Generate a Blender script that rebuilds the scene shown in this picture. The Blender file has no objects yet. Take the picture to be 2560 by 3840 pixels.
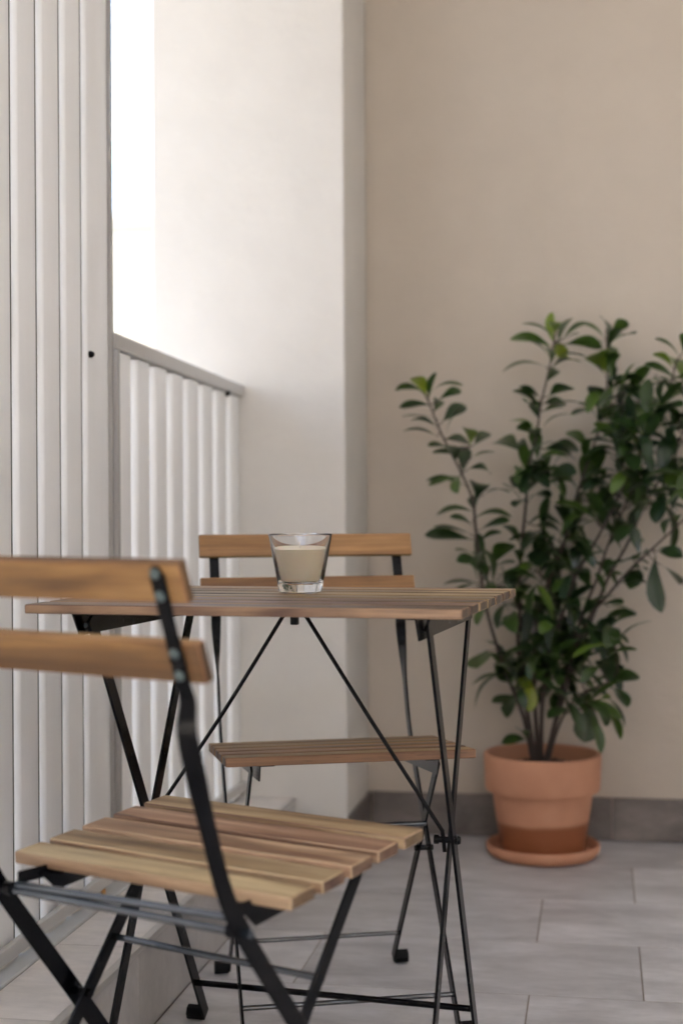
import bpy, bmesh, math, random
from mathutils import Vector, Matrix
R = math.radians
sc = bpy.context.scene
C = sc.collection
random.seed(11)

# ------------------------------------------------------------------ camera
cam = bpy.data.cameras.new('camera')
camo = bpy.data.objects.new('camera', cam); C.objects.link(camo); sc.camera = camo
camo.matrix_world = Matrix(((0.98486797, 0.00498079, 0.17323475, 0.0),
                            (0.1732226, 0.0027783, -0.98487878, 0.0),
                            (-0.00538677, 0.99998374, 0.00187348, 0.82308555),
                            (0, 0, 0, 1)))
cam.sensor_fit = 'HORIZONTAL'; cam.sensor_width = 24.0; cam.lens = 51.42
cam.clip_start = 0.05; cam.clip_end = 500
cam.dof.use_dof = True; cam.dof.focus_distance = 2.12; cam.dof.aperture_fstop = 3.0

# ------------------------------------------------------------------ world, sun, exposure
SUN_EL, SUN_AZ = R(50), R(104)          # azimuth clockwise from +Y
w = bpy.data.worlds.new('World'); sc.world = w; w.use_nodes = True
nt = w.node_tree; bg = nt.nodes['Background']
sky = nt.nodes.new('ShaderNodeTexSky'); sky.sky_type = 'NISHITA'; sky.sun_disc = False
sky.sun_elevation = SUN_EL; sky.sun_rotation = SUN_AZ
sky.air_density = 1.0; sky.dust_density = 2.8; sky.ozone_density = 0.5
nt.links.new(sky.outputs[0], bg.inputs[0]); bg.inputs[1].default_value = 0.15
sl = bpy.data.lights.new('sun', 'SUN'); sl.energy = 5.0; sl.angle = R(0.5); sl.color = (1, .955, .88)
so = bpy.data.objects.new('sun', sl); C.objects.link(so)
sd = Vector((math.sin(SUN_AZ)*math.cos(SUN_EL), math.cos(SUN_AZ)*math.cos(SUN_EL), math.sin(SUN_EL)))
so.rotation_euler = sd.to_track_quat('Z', 'Y').to_euler(); so.location = sd*30
vs = sc.view_settings
vs.view_transform = 'Standard'; vs.look = 'None'; vs.gamma = 1; vs.exposure = 3.46
sc.render.engine = 'CYCLES'
cy = sc.cycles
cy.max_bounces = 14; cy.diffuse_bounces = 8; cy.glossy_bounces = 6; cy.transmission_bounces = 12
cy.transparent_max_bounces = 12; cy.use_denoising = True; cy.sample_clamp_indirect = 6
cy.caustics_reflective = False; cy.caustics_refractive = True

# ------------------------------------------------------------------ helpers
def obj(name, bm, m, parent=None, smooth=30, loc=None):
    bmesh.ops.recalc_face_normals(bm, faces=bm.faces)
    me = bpy.data.meshes.new(name); bm.to_mesh(me); bm.free()
    o = bpy.data.objects.new(name, me); C.objects.link(o)
    for x in (m if isinstance(m, (list, tuple)) else [m]): me.materials.append(x)
    if parent: o.parent = parent
    if loc: o.location = loc
    if smooth:
        me.polygons.foreach_set('use_smooth', [True]*len(me.polygons))
        me.set_sharp_from_angle(angle=R(smooth))
    return o
def tag(o, label=None, cat=None, group=None, kind=None):
    for k, v in (('label', label), ('category', cat), ('group', group), ('kind', kind)):
        if v: o[k] = v
    return o
def empty(name, loc, rz=0):
    o = bpy.data.objects.new(name, None); C.objects.link(o)
    o.location = loc; o.rotation_euler = (0, 0, rz); o.empty_display_size = .05
    return o
def copy_tree(o, parent=None):
    c = o.copy(); C.objects.link(c); c.parent = parent
    for ch in list(o.children): copy_tree(ch, c)
    return c
def box(bm, x0, x1, y0, y1, z0, z1, bev=0, seg=2):
    r = bmesh.ops.create_cube(bm, size=1)
    vv = r['verts']
    for v in vv:
        v.co = Vector(((x0+x1)/2+v.co.x*(x1-x0), (y0+y1)/2+v.co.y*(y1-y0), (z0+z1)/2+v.co.z*(z1-z0)))
    if bev:
        es = list({e for v in vv for e in v.link_edges})
        r = bmesh.ops.bevel(bm, geom=es, offset=bev, segments=seg, affect='EDGES', profile=.6)
        vv = list({v for f in r['faces'] for v in f.verts} | {v for v in vv if v.is_valid})
    return vv
def section(bm, rings):
    vs_ = [[bm.verts.new(p) for p in ring] for ring in rings]
    n = len(vs_[0])
    for a, b in zip(vs_[:-1], vs_[1:]):
        for i in range(n): bm.faces.new((a[i], a[(i+1) % n], b[(i+1) % n], b[i]))
    bm.faces.new(vs_[0][::-1]); bm.faces.new(vs_[-1])
def tangents(pts):
    T = []
    for i in range(len(pts)):
        a = pts[max(0, i-1)]; b = pts[min(len(pts)-1, i+1)]
        T.append((b-a).normalized())
    return T
def bar(bm, pts, wdir, wid, thk, ch=.0012):
    """flat bar along pts; wdir a vector (or one per point) giving the wide direction"""
    pts = [Vector(p) for p in pts]; T = tangents(pts); rings = []
    for i, p in enumerate(pts):
        wd = Vector(wdir[i] if isinstance(wdir, list) else wdir)
        W = (wd - T[i]*wd.dot(T[i])).normalized(); N = T[i].cross(W)
        a = (wid[i] if isinstance(wid, list) else wid)/2; b = thk/2; c = min(ch, b*.8)
        rings.append([p+W*x+N*y for x, y in ((a-c, -b), (a, -b+c), (a, b-c), (a-c, b), (-a+c, b), (-a, b-c), (-a, -b+c), (-a+c, -b))])
    section(bm, rings)
def tube(bm, pts, r, n=10):
    pts = [Vector(p) for p in pts]; T = tangents(pts)
    u = T[0].cross(Vector((0, 0, 1)))
    if u.length < .1: u = T[0].cross(Vector((1, 0, 0)))
    u.normalize(); rings = []
    for i, p in enumerate(pts):
        u = (u - T[i]*u.dot(T[i])).normalized(); v = T[i].cross(u)
        rr = r[i] if isinstance(r, (list, tuple)) else r
        rings.append([p+(u*math.cos(2*math.pi*k/n)+v*math.sin(2*math.pi*k/n))*rr for k in range(n)])
    section(bm, rings)
def disc(bm, c, ax, r, h, n=16, dome=.6):
    c = Vector(c); ax = Vector(ax).normalized()
    tube(bm, [c, c+ax*h*.5, c+ax*h], [r, r, r*dome], n)
def lathe(bm, prof, n=64, c=(0, 0, 0)):
    """closed profile list of (r,z)"""
    c = Vector(c); m = len(prof); V = []
    for r, z in prof:
        if r < 1e-6: V.append([bm.verts.new(c+Vector((0, 0, z)))])
        else: V.append([bm.verts.new(c+Vector((r*math.cos(2*math.pi*k/n), r*math.sin(2*math.pi*k/n), z))) for k in range(n)])
    for a, b in zip(V, V[1:]+([V[0]] if len(V[0]) > 1 and len(V[-1]) > 1 else [])):
        if a is b: continue
        for k in range(n):
            k2 = (k+1) % n
            if len(a) == 1 and len(b) == 1: continue
            if len(a) == 1: bm.faces.new((a[0], b[k], b[k2]))
            elif len(b) == 1: bm.faces.new((a[k], a[k2], b[0]))
            else: bm.faces.new((a[k], a[k2], b[k2], b[k]))
def catmull(pts, k=5):
    P = [Vector(p) for p in pts]; P = [P[0]*2-P[1]]+P+[P[-1]*2-P[-2]]; out = []
    for i in range(1, len(P)-2):
        for j in range(k):
            t = j/k; a, b, c, d = P[i-1:i+3]
            out.append(.5*((2*b)+(c-a)*t+(2*a-5*b+4*c-d)*t*t+(3*b-a-3*c+d)*t**3))
    out.append(P[-2]); return out

# ------------------------------------------------------------------ materials
class N:
    def __init__(s, name):
        s.m = bpy.data.materials.new(name); s.m.use_nodes = True; s.t = s.m.node_tree
        s.b = s.t.nodes['Principled BSDF']
    def n(s, typ, **kw):
        x = s.t.nodes.new('ShaderNode'+typ)
        for k, v in kw.items():
            if hasattr(x, k): setattr(x, k, v)
        return x
    def l(s, a, b): s.t.links.new(a, b)
    def noise(s, vec, scale, detail=4, rough=.5, dist=0):
        x = s.n('TexNoise'); x.inputs['Scale'].default_value = scale; x.inputs['Detail'].default_value = detail
        x.inputs['Roughness'].default_value = rough; x.inputs['Distortion'].default_value = dist
        if vec: s.l(vec, x.inputs['Vector'])
        return x.outputs['Fac']
    def map(s, vec, scale=(1, 1, 1), loc=(0, 0, 0), rot=(0, 0, 0)):
        x = s.n('Mapping'); x.inputs['Scale'].default_value = scale; x.inputs['Location'].default_value = loc
        x.inputs['Rotation'].default_value = rot
        s.l(vec, x.inputs['Vector']); return x.outputs[0]
    def ramp(s, fac, stops):
        x = s.n('ValToRGB'); e = x.color_ramp.elements
        while len(e) > 1: e.remove(e[-1])
        e[0].position = stops[0][0]; e[0].color = tuple(stops[0][1])+(1,)
        for p, c in stops[1:]: q = e.new(p); q.color = tuple(c)+(1,)
        s.l(fac, x.inputs[0]); return x.outputs[0]
    def mix(s, fac, a, b, mode='MIX'):
        x = s.n('Mix'); x.data_type = 'RGBA'; x.blend_type = mode
        for v, i in ((fac, 0), (a, 6), (b, 7)):
            if isinstance(v, (int, float)): x.inputs[i].default_value = v
            elif isinstance(v, (tuple, list)): x.inputs[i].default_value = tuple(v)+(1,) if len(v) == 3 else v
            else: s.l(v, x.inputs[i])
        return x.outputs[2]
    def math(s, op, a, b=0.0, c=None):
        x = s.n('Math'); x.operation = op
        for i, v in enumerate((a, b) if c is None else (a, b, c)):
            if isinstance(v, (int, float)): x.inputs[i].default_value = v
            else: s.l(v, x.inputs[i])
        return x.outputs[0]
    def bump(s, h, strength, dist):
        x = s.n('Bump'); x.inputs['Strength'].default_value = strength; x.inputs['Distance'].default_value = dist
        s.l(h, x.inputs['Height']); s.l(x.outputs[0], s.b.inputs['Normal'])
    def set(s, **kw):
        for k, v in kw.items():
            k = {'base': 'Base Color', 'rough': 'Roughness', 'metal': 'Metallic', 'coat': 'Coat Weight', 'coatr': 'Coat Roughness', 'spec': 'Specular IOR Level',
                 'trans': 'Transmission Weight', 'ior': 'IOR', 'sss': 'Subsurface Weight'}[k]
            if isinstance(v, (int, float)): s.b.inputs[k].default_value = v
            elif isinstance(v, tuple): s.b.inputs[k].default_value = v+(1,)
            else: s.l(v, s.b.inputs[k])
        return s
    def obc(s): return s.n('TexCoord').outputs['Object']

def wood(name, dark, mid, light, streak=.5, val=(.75, 1.2), rough=.55, ysc=26, knots=0.):
    s = N(name); g = s.n('NewGeometry'); rnd = g.outputs['Random Per Island']
    co = s.obc(); off = s.n('CombineXYZ')
    s.l(s.math('MULTIPLY', rnd, 37.0), off.inputs[0]); s.l(s.math('MULTIPLY', rnd, 91.0), off.inputs[1])
    add = s.n('VectorMath'); add.operation = 'ADD'; s.l(co, add.inputs[0]); s.l(off.outputs[0], add.inputs[1])
    v = add.outputs[0]
    big = s.noise(s.map(v, (1.6, ysc, ysc)), 1.0, 3, .55, .6)
    col = s.ramp(big, [(.36, dark), (.47, mid), (.57, light), (.66, mid), (.74, dark)])
    fine = s.noise(s.map(v, (4, 170, 170)), 1.0, 5, .65, .2)
    col = s.mix(.55, col, s.ramp(fine, [(.32, (.45,)*3), (.66, (1.2,)*3)]), 'MULTIPLY')
    pores = s.noise(s.map(v, (30, 900, 900)), 1.0, 2, .5)
    col = s.mix(s.math('MULTIPLY', s.ramp(pores, [(.62, (0,)*3), (.72, (1,)*3)]), .45), col, tuple(x*.35 for x in dark))
    if knots:
        kn = s.noise(s.map(v, (7, 30, 30)), 1.0, 2, .4, .8)
        col = s.mix(s.math('MULTIPLY', s.ramp(kn, [(.66, (0,)*3), (.76, (1,)*3)]), knots), col, tuple(x*.3 for x in dark))
    sn = s.n('SeparateXYZ'); s.l(s.n('TexCoord').outputs['Normal'], sn.inputs[0])
    endg = s.ramp(s.math('ABSOLUTE', sn.outputs[0]), [(.75, (0,)*3), (.95, (1,)*3)])
    col = s.mix(endg, col, s.mix(1.0, col, (.36, .30, .27), 'MULTIPLY'))
    rv = s.math('MULTIPLY_ADD', s.math('FRACT', s.math('MULTIPLY', rnd, 7.31)), val[1]-val[0], val[0])
    hv = s.n('HueSaturation'); s.l(col, hv.inputs['Color']); s.l(rv, hv.inputs['Value'])
    s.l(s.math('MULTIPLY_ADD', s.math('FRACT', s.math('MULTIPLY', rnd, 13.7)), .03, .485), hv.inputs['Hue'])
    s.l(hv.outputs[0], s.b.inputs['Base Color'])
    s.l(s.math('MULTIPLY_ADD', fine, .25, rough-.12), s.b.inputs['Roughness'])
    s.bump(fine, .25, .0008)
    return s.m
WT = wood('table_wood', (.05, .025, .015), (.145, .080, .048), (.42, .28, .145), val=(.75, 1.2), rough=.42, ysc=22, knots=.5)
WS = wood('seat_wood', (.19, .105, .058), (.37, .24, .138), (.53, .385, .235), val=(.85, 1.12), rough=.5, ysc=20, knots=.7)
WB = wood('back_wood', (.13, .058, .020), (.27, .132, .047), (.37, .195, .075), val=(.9, 1.1), rough=.55, ysc=14)
WF = wood('far_seat_wood', (.09, .045, .02), (.22, .12, .052), (.34, .20, .09), val=(.8, 1.12), rough=.5, ysc=22)
WFB = wood('far_back_wood', (.19, .10, .030), (.33, .19, .057), (.41, .245, .082), val=(.95, 1.05), rough=.55, ysc=14)

def metal(name, base=(.0028, .0028, .0036), rough=.26, spec=.13, coat=.03):
    s = N(name); nz = s.noise(s.obc(), 60, 3)
    s.set(base=base, rough=s.math('MULTIPLY_ADD', nz, .05, rough-.02), spec=spec, coat=coat, coatr=.15)
    s.bump(s.noise(s.obc(), 450, 2), .08, .0004); return s.m
BLK = metal('black_steel'); ROD = metal('rod_steel_sky_tint', (.010, .018, .027), .24, 1.0, 1.0); RUB = metal('black_rubber', (.006, .006, .006), .65)  # rods' blue base colour stands for reflected sky
def simple(name, base, rough=.5, **k):
    s = N(name); s.set(base=base, rough=rough, **k); return s.m
ZINC = simple('zinc_rivet', (.13, .17, .17), .4, metal=.8)

def stucco(name, base, warm, bump=.25, scale=330):
    s = N(name); co = s.obc()
    a = s.noise(co, 1.3, 4, .6); b = s.noise(co, 9, 4, .6)
    col = s.mix(s.math('MULTIPLY', a, .8), base, warm)
    col = s.mix(.25, col, s.ramp(b, [(.3, (.86,)*3), (.7, (1.06,)*3)]), 'MULTIPLY')
    s.set(base=col, rough=.92, spec=.2)
    h = s.math('ADD', s.noise(co, scale, 5, .65), s.math('MULTIPLY', s.noise(co, 34, 4, .6), 2.6))
    s.bump(h, bump, .004); return s.m
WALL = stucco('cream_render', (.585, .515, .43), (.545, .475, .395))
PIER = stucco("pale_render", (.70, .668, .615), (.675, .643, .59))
CEIL = stucco('ceiling_paint', (.85, .85, .85), (.83, .83, .83), .1)

def white_paint(name, base, bump=.12, rough=.32):
    s = N(name); co = s.obc()
    s.set(base=s.mix(.35, base, s.ramp(s.noise(s.map(co, (8, 8, 1.5)), 2, 4, .6), [(.3, (.86, .85, .82)), (.7, (1, 1, 1))]), 'MULTIPLY'), rough=rough, coat=.6, coatr=.12)
    h = s.math('ADD', s.noise(co, 110, 3, .6), s.math('MULTIPLY', s.noise(s.map(co, (40, 40, 9)), 1.6, 3), 1.4))
    s.bump(h, bump, .0016); return s.m
WHT = white_paint('white_gloss_paint', (.93, .93, .92))
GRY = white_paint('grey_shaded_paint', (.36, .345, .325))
RAILM = white_paint('rail_paint', (.50, .485, .46))  # rail grey darker than its white-grey paint, for its backlit shade
FLAT = white_paint('ledge_paint', (.66, .68, .68), .05)

def stone(name, c0, c1, c2, rough=.45, vein=(2.2, 9, 9), bump=.12, var=.12):
    s = N(name); g = s.n('NewGeometry'); rnd = g.outputs['Random Per Island']; co = s.obc()
    off = s.n('CombineXYZ'); s.l(s.math('MULTIPLY', rnd, 31.0), off.inputs[0]); s.l(s.math('MULTIPLY', rnd, 57.0), off.inputs[1]); s.l(s.math('MULTIPLY', rnd, 11.0), off.inputs[2])
    add = s.n('VectorMath'); add.operation = 'ADD'; s.l(co, add.inputs[0]); s.l(off.outputs[0], add.inputs[1]); v = add.outputs[0]
    a = s.noise(s.map(v, vein), 1.0, 6, .62, .5)
    col = s.ramp(a, [(.28, c0), (.5, c1), (.72, c2)])
    col = s.mix(.5, col, s.ramp(s.noise(v, 5.5, 5, .65, .6), [(.3, (.74, .73, .72)), (.68, (1.12, 1.11, 1.1))]), 'MULTIPLY')
    sp = s.noise(s.map(v, (14, 40, 40)), 1.4, 5, .7)
    col = s.mix(.35, col, s.ramp(sp, [(.32, (.72,)*3), (.62, (1.08,)*3)]), 'MULTIPLY')
    hv = s.n('HueSaturation'); s.l(col, hv.inputs['Color'])
    s.l(s.math('MULTIPLY_ADD', s.math('FRACT', s.math('MULTIPLY', rnd, 5.77)), var*2, 1-var), hv.inputs['Value'])
    s.l(hv.outputs[0], s.b.inputs['Base Color'])
    s.l(s.math('MULTIPLY_ADD', sp, .2, rough-.1), s.b.inputs['Roughness'])
    s.bump(s.noise(co, 160, 4, .6), bump, .0012); return s.m
TILE = stone('floor_tile', (.38, .37, .38), (.525, .517, .525), (.65, .642, .655), vein=(4.5, 11, 9))
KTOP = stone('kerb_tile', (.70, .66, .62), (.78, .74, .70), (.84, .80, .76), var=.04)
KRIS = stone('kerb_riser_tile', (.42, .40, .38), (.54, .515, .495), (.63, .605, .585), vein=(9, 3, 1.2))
SKIR = stone('skirting_tile', (.12, .10, .088), (.19, .162, .146), (.29, .255, .235), vein=(5, 5, 12))
GROUT = simple('grout', (.24, .205, .17), .9)
TRIM = simple('metal_trim', (.55, .53, .50), .35, metal=.6)

# ------------------------------------------------------------------ structure
XK, YP, YB, XP0, XP1 = -.7045, 3.36, 3.676, -1.045, -.581
bm = bmesh.new(); box(bm, XK+.002, 1.6, -1.6, YB+.05, -.16, -.0009); box(bm, 1.6, 3.2, -1.6, -1.002, -.16, -.0009)
g = obj('floor', bm, GROUT, smooth=0); tag(g, kind='structure', label='grey stone look tiled balcony floor', cat='floor')
bm = bmesh.new(); rp = .3067; r0 = 2.4868
for k in range(-14, 4):
    y0 = r0+k*rp; y1 = min(y0+rp, YB); x = (-.12 if k % 2 == 1 else .07)-.597*4
    if k == -1: x = -.12-.597*4
    while x < 1.6:
        a, b = max(x, XK), min(x+.597, 1.6)
        if b-a > .02: box(bm, a+.0013, b-.0013, y0+.0018, y1-.0018, -.002, 0.0, .0006, 1)
        x += .597
t = obj('floor_tiles', bm, TILE, parent=g)
# kerb under the railing
kb = empty('kerb', (XK, 1, 0)); tag(kb, 'raised tiled kerb running along the balcony edge under the white railing', 'kerb')
def pobj(name, bm, m, par, **k):
    o = obj(name, bm, m, **k); o.parent = par; o.matrix_parent_inverse = Matrix.Translation(-Vector(par.location)); return o
bm = bmesh.new(); y = 2.503-.3305*14
while y < YP:
    a, b = max(y, -1.5), min(y+.3305, YP)
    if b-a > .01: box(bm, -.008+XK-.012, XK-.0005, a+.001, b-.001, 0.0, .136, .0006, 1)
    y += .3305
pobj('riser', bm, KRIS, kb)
bm = bmesh.new(); y = 2.503-.3305*14
while y < YP:
    a, b = max(y, -1.5), min(y+.3305, YP)
    if b-a > .01:
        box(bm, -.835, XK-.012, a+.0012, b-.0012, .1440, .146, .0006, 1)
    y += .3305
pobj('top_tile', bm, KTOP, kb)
bm = bmesh.new(); box(bm, -1.06, -.8365, -1.5, YP-.001, -.3, .1325); box(bm, -.8364, XK-.0125, -1.5, YP-.001, -.3, .1452)
pobj('body', bm, GROUT, kb, smooth=0)
bm = bmesh.new(); box(bm, XK-.0115, XK+.002, -1.5, YP-.001, .1365, .147, .0012, 2)
pobj('edge_trim', bm, TRIM, kb)
bm = bmesh.new(); box(bm, -1.06, -.8365, -1.5, YP-.001, .1335, .150, .002, 2)
pobj('ledge', bm, FLAT, kb)

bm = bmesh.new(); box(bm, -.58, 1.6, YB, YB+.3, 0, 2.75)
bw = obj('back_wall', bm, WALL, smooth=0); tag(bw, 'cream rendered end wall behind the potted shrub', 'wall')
bm = bmesh.new(); x = XP1+.012
while x < 1.6:
    box(bm, x+.001, min(x+.597, 1.6)-.001, YB-.010, YB-.0003, .001, .1065, .001, 1); x += .597
obj('skirting', bm, SKIR, parent=bw)
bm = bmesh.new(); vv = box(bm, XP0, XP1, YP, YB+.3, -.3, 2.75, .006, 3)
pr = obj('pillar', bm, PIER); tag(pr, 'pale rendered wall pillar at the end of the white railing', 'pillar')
bm = bmesh.new(); box(bm, XP1+.0003, XP1+.010, YP+.004, YB-.011, .001, .1065, .001, 1)
obj('skirting', bm, SKIR, parent=pr)
bm = bmesh.new(); box(bm, -2.6, 2.0, -1.0, YB+.3, 2.752, 3.0); 
cl = obj('ceiling', bm, CEIL, smooth=0); tag(cl, kind='structure', label='balcony ceiling slab', cat='ceiling')
bm = bmesh.new(); box(bm, 1.6, 1.9, -1.0, YB+.3, -.2, 2.751)
o = obj('house_wall', bm, CEIL, smooth=0); tag(o, 'cream house wall along the balcony', 'wall')
bm = bmesh.new(); box(bm, -1.1, 3.2, -1.9, -1.602, -.2, 2.751)
o = obj('end_wall', bm, WALL, smooth=0); tag(o, 'cream wall closing the near end of the balcony', 'wall')

# ------------------------------------------------------------------ railing and screen
XF = -.865
def slat_bm(y, z0, z1, w=.082, d=.056, xc=None):
    bm = bmesh.new(); x1 = XF-.006 if xc is None else xc
    b = .009
    ring = []
    for cx, cy_, a0 in ((x1-b, y-b, 0), (x1-d+b, y-b, 90), (x1-d+b, y-w+b, 180), (x1-b, y-w+b, 270)):
        for j in range(6):
            a = R(a0+j*18); ring.append((cx+b*math.cos(a), cy_+b*math.sin(a)))
    section(bm, [[Vector((p[0], p[1], z)) for p in ring] for z in (z0, z1)])
    return bm
def seal_bm(y, seed, w=.082, d=.056):
    rr = random.Random(seed); bm = bmesh.new(); pts = []
    cx, cy_ = XF-.006-d/2, y-w/2
    n = 26; bot = []; top = []
    for k in range(n):
        a = 2*math.pi*k/n; ca, sa = math.cos(a), math.sin(a)
        q = max(abs(ca)/(d/2), abs(sa)/(w/2)); e = rr.uniform(.002, .007)
        bot.append(Vector((cx+ca*(1/q+e+.003), cy_+sa*(1/q+e+.003), .1495)))
        top.append(Vector((cx+ca*(1/q+.0005), cy_+sa*(1/q+.0005), .1495+rr.uniform(.006, .016))))
    section(bm, [bot, top]); return bm
GAPSH = simple('slat_gap_shade', (.10, .095, .085), .8)
SEAL = white_paint('sealant', (.74, .72, .67), .8, .8)
RUST = simple('rusty_steel', (.42, .20, .05), .8)
scr = empty('slatted_screen', (XF, 2.0, .15))
tag(scr, 'tall white slatted screen at the left of the balcony, taller than the railing beyond it', 'screen')
ys = [2.395-.1018*k for k in range(0, 22)]
for i, y in enumerate(ys):
    s_ = pobj('slat', slat_bm(y, .1505, 2.70), WHT, scr, smooth=40)
    obj('sealant_bead', seal_bm(y, i), SEAL, s_)
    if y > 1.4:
        bm = bmesh.new(); box(bm, XF-.0150, XF-.0072, y-.0045, y+.0008, .16, 2.69); obj('gap_shade_strip', bm, GAPSH, s_, smooth=0)  # dark strip drawn for the shaded gap line between slats
bm = bmesh.new()
b2 = slat_bm(2.535, .1505, 2.70, w=.120); pobj('slat', b2, WHT, scr, smooth=40)
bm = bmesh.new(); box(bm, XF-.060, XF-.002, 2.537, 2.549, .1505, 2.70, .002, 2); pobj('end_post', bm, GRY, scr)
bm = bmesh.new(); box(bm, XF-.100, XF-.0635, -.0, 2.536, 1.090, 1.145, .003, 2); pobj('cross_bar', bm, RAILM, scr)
bm = bmesh.new(); box(bm, XF-.06, XF-.0, -.0, 2.548, 2.701, 2.75, .002, 2); pobj('head_channel', bm, RAILM, scr)
bm = bmesh.new(); disc(bm, (XF-.0065, 2.430, 1.095), (1, 0, 0), .0062, .009); pobj('bolt', bm, BLK, scr)
bm = bmesh.new(); box(bm, XF+.001, XF+.013, -.0, 2.50, .163, .184, .002, 2); pobj('foot_rail', bm, RAILM, scr)
bm = bmesh.new(); box(bm, XF-.004, XF+.011, 2.425, 2.443, .1465, .1625, .001, 1)
ft = pobj('foot', bm, SEAL, scr)
bm = bmesh.new(); box(bm, XF+.0112, XF+.0135, 2.425, 2.4445, .1465, .1622, .0005, 1); box(bm, XF+.0, XF+.0130, 2.4433, 2.4455, .1465, .1620, .0005, 1)
pobj('rust_stain', bm, RUST, scr)

def railing(name, label, y0, y1, x0, x1, zt0, zt1, step, first):
    rt = empty(name, (x0, y0, .15)); tag(rt, label, 'railing')
    L = y1-y0
    X = lambda y: x0+(x1-x0)*(y-y0)/L
    Z = lambda y: zt0+(zt1-zt0)*(y-y0)/L
    bm = bmesh.new()
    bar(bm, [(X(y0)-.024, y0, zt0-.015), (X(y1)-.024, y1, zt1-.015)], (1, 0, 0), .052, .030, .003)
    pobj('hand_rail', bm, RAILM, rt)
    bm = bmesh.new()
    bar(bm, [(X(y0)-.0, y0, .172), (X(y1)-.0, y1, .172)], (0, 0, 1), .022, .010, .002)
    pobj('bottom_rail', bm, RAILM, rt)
    y = first; i = 0
    while y < y1-.004:
        if y-.058 > y0-.01:
            dx = X(y)-XF
            b = slat_bm(y, .1505, Z(y)-.0305, xc=X(y)-.006)
            pobj('baluster', b, WHT, rt, smooth=40)
        y += step
    return rt
rl = railing('low_railing', 'waist high white railing of vertical slats between the tall screen and the pillar', 2.551, YP-.001, XF-.0, -.826, 1.1475, 1.1180, .1006, 2.650)
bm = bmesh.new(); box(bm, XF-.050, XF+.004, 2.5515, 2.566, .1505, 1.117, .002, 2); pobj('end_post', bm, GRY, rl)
bm = bmesh.new(); disc(bm, (-.8385, 3.245, 1.09), (1, 0, 0), .008, .01); pobj('bolt', bm, BLK, rl)
railing('low_railing', 'waist high white railing nearest the camera end of the balcony', -1.5, .10, XF, XF, 1.1475, 1.1475, .1035, -1.4)

# ------------------------------------------------------------------ outside
bm = bmesh.new(); bmesh.ops.create_grid(bm, x_segments=2, y_segments=2, size=400)
GRD = N('dry_ground'); GRD.set(base=GRD.ramp(GRD.noise(GRD.obc(), .2, 5), [(.3, (.06, .057, .052)), (.7, (.10, .095, .085))]), rough=.95)
o = obj('ground', bm, GRD.m, smooth=0, loc=(0, 0, -6.5)); tag(o, kind='structure', label='dark dry ground far below the balcony', cat='ground')
FAC = stucco('sunlit_facade', (.575, .57, .56), (.55, .54, .53), .1, 3)
FAC2 = stucco('ochre_facade', (.215, .20, .165), (.205, .19, .155), .1, 3)
hb = empty('apartment_building', (-9.5, 28, -6.5)); tag(hb, 'sunlit cream building seen through the gap above the railing', 'building')
top = .82+.2120*25
bm = bmesh.new(); box(bm, -22, 1, 25, 34, -6.5, top-.25); wl = pobj('wall', bm, FAC2, hb, smooth=0)
bm = bmesh.new(); box(bm, -22.02, 1.02, 24.98, 34.02, top-.25, top); pobj('parapet', bm, FAC2, hb, smooth=0)
bm = bmesh.new(); box(bm, -24, -13, -16, 24.84, .6, 4.6); pobj('bounce_wing', bm, FAC, hb, smooth=0)  # unseen wing, added to bounce sunlight into the balcony
bm = bmesh.new(); box(bm, -24, -12.98, -16, 24.84, -6.5, .598); pobj('bounce_wing_base', bm, simple('wing_base_dark', (.09, .07, .06), .9), hb, smooth=0)  # dark lower part so the added wing doesn't overlight the pillar
GLS = simple('dark_window', (.05, .06, .07), .1)
for fl in range(4):
    for k in range(7):
        if fl == 3 or k in (4,): continue
        bm = bmesh.new(); x = -20.5+k*3.0; z = -5.5+fl*3.0
        box(bm, x, x+1.1, 24.93, 25.05, z, z+1.5)
        pobj('window', bm, GLS, hb, smooth=0)

bm = bmesh.new(); box(bm, -8.5, -1.15, -2.5, -2.1, -6.5, 6.0)  # unseen wall, added to keep light off the pillar's outer edge
o = obj('light_block_wall', bm, PIER, smooth=0); tag(o, 'tall unseen wall added to block light behind the near end of the balcony', 'wall')

# ------------------------------------------------------------------ folding table
TX, TY, TR = -.4517, 1.7867, R(-4.64)
TH, TT, TW = .7012, .0125, .578
tb = empty('folding_table', (TX, TY, 0), TR)
tag(tb, 'square folding bistro table with a slatted wooden top and crossed black steel legs', 'table')
bm = bmesh.new(); w_, g_ = .0590, .01025
for i in range(7):
    y = i*(w_+g_)
    box(bm, -TW/2+random.uniform(-.001, .001), TW/2+random.uniform(-.001, .001), y, y+w_, TH-TT, TH, .0028, 3)
obj('tabletop', bm, WT, tb)
for s_, x in ((-1, -.2275), (1, .2290)):
    bm = bmesh.new(); zt = TH-TT-.0003; x0, x1 = x-.0012, x+.0012
    # vertical flange with slanted ends
    ys_ = [(.014, zt), (.036, zt-.030), (.425, zt-.030), (.450, zt)]
    a = [bm.verts.new((x0, y, z)) for y, z in ys_]; b = [bm.verts.new((x1, y, z)) for y, z in ys_]
    bm.faces.new(a); bm.faces.new(b[::-1])
    for i in range(4): bm.faces.new((a[i], a[(i+1) % 4], b[(i+1) % 4], b[i]))
    box(bm, min(x, x-s_*.022), max(x, x-s_*.022), .016, .448, zt-.0024, zt-.0001, 0)
    ra = obj('top_bracket', bm, BLK, tb)
    for yy in (.05, .075):
        bm = bmesh.new(); disc(bm, (x+(.0012 if s_ < 0 else .0012), yy, zt-.018), (1, 0, 0), .0032, .003); obj('screw', bm, ZINC if s_ < 0 else BLK, ra)
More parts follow.
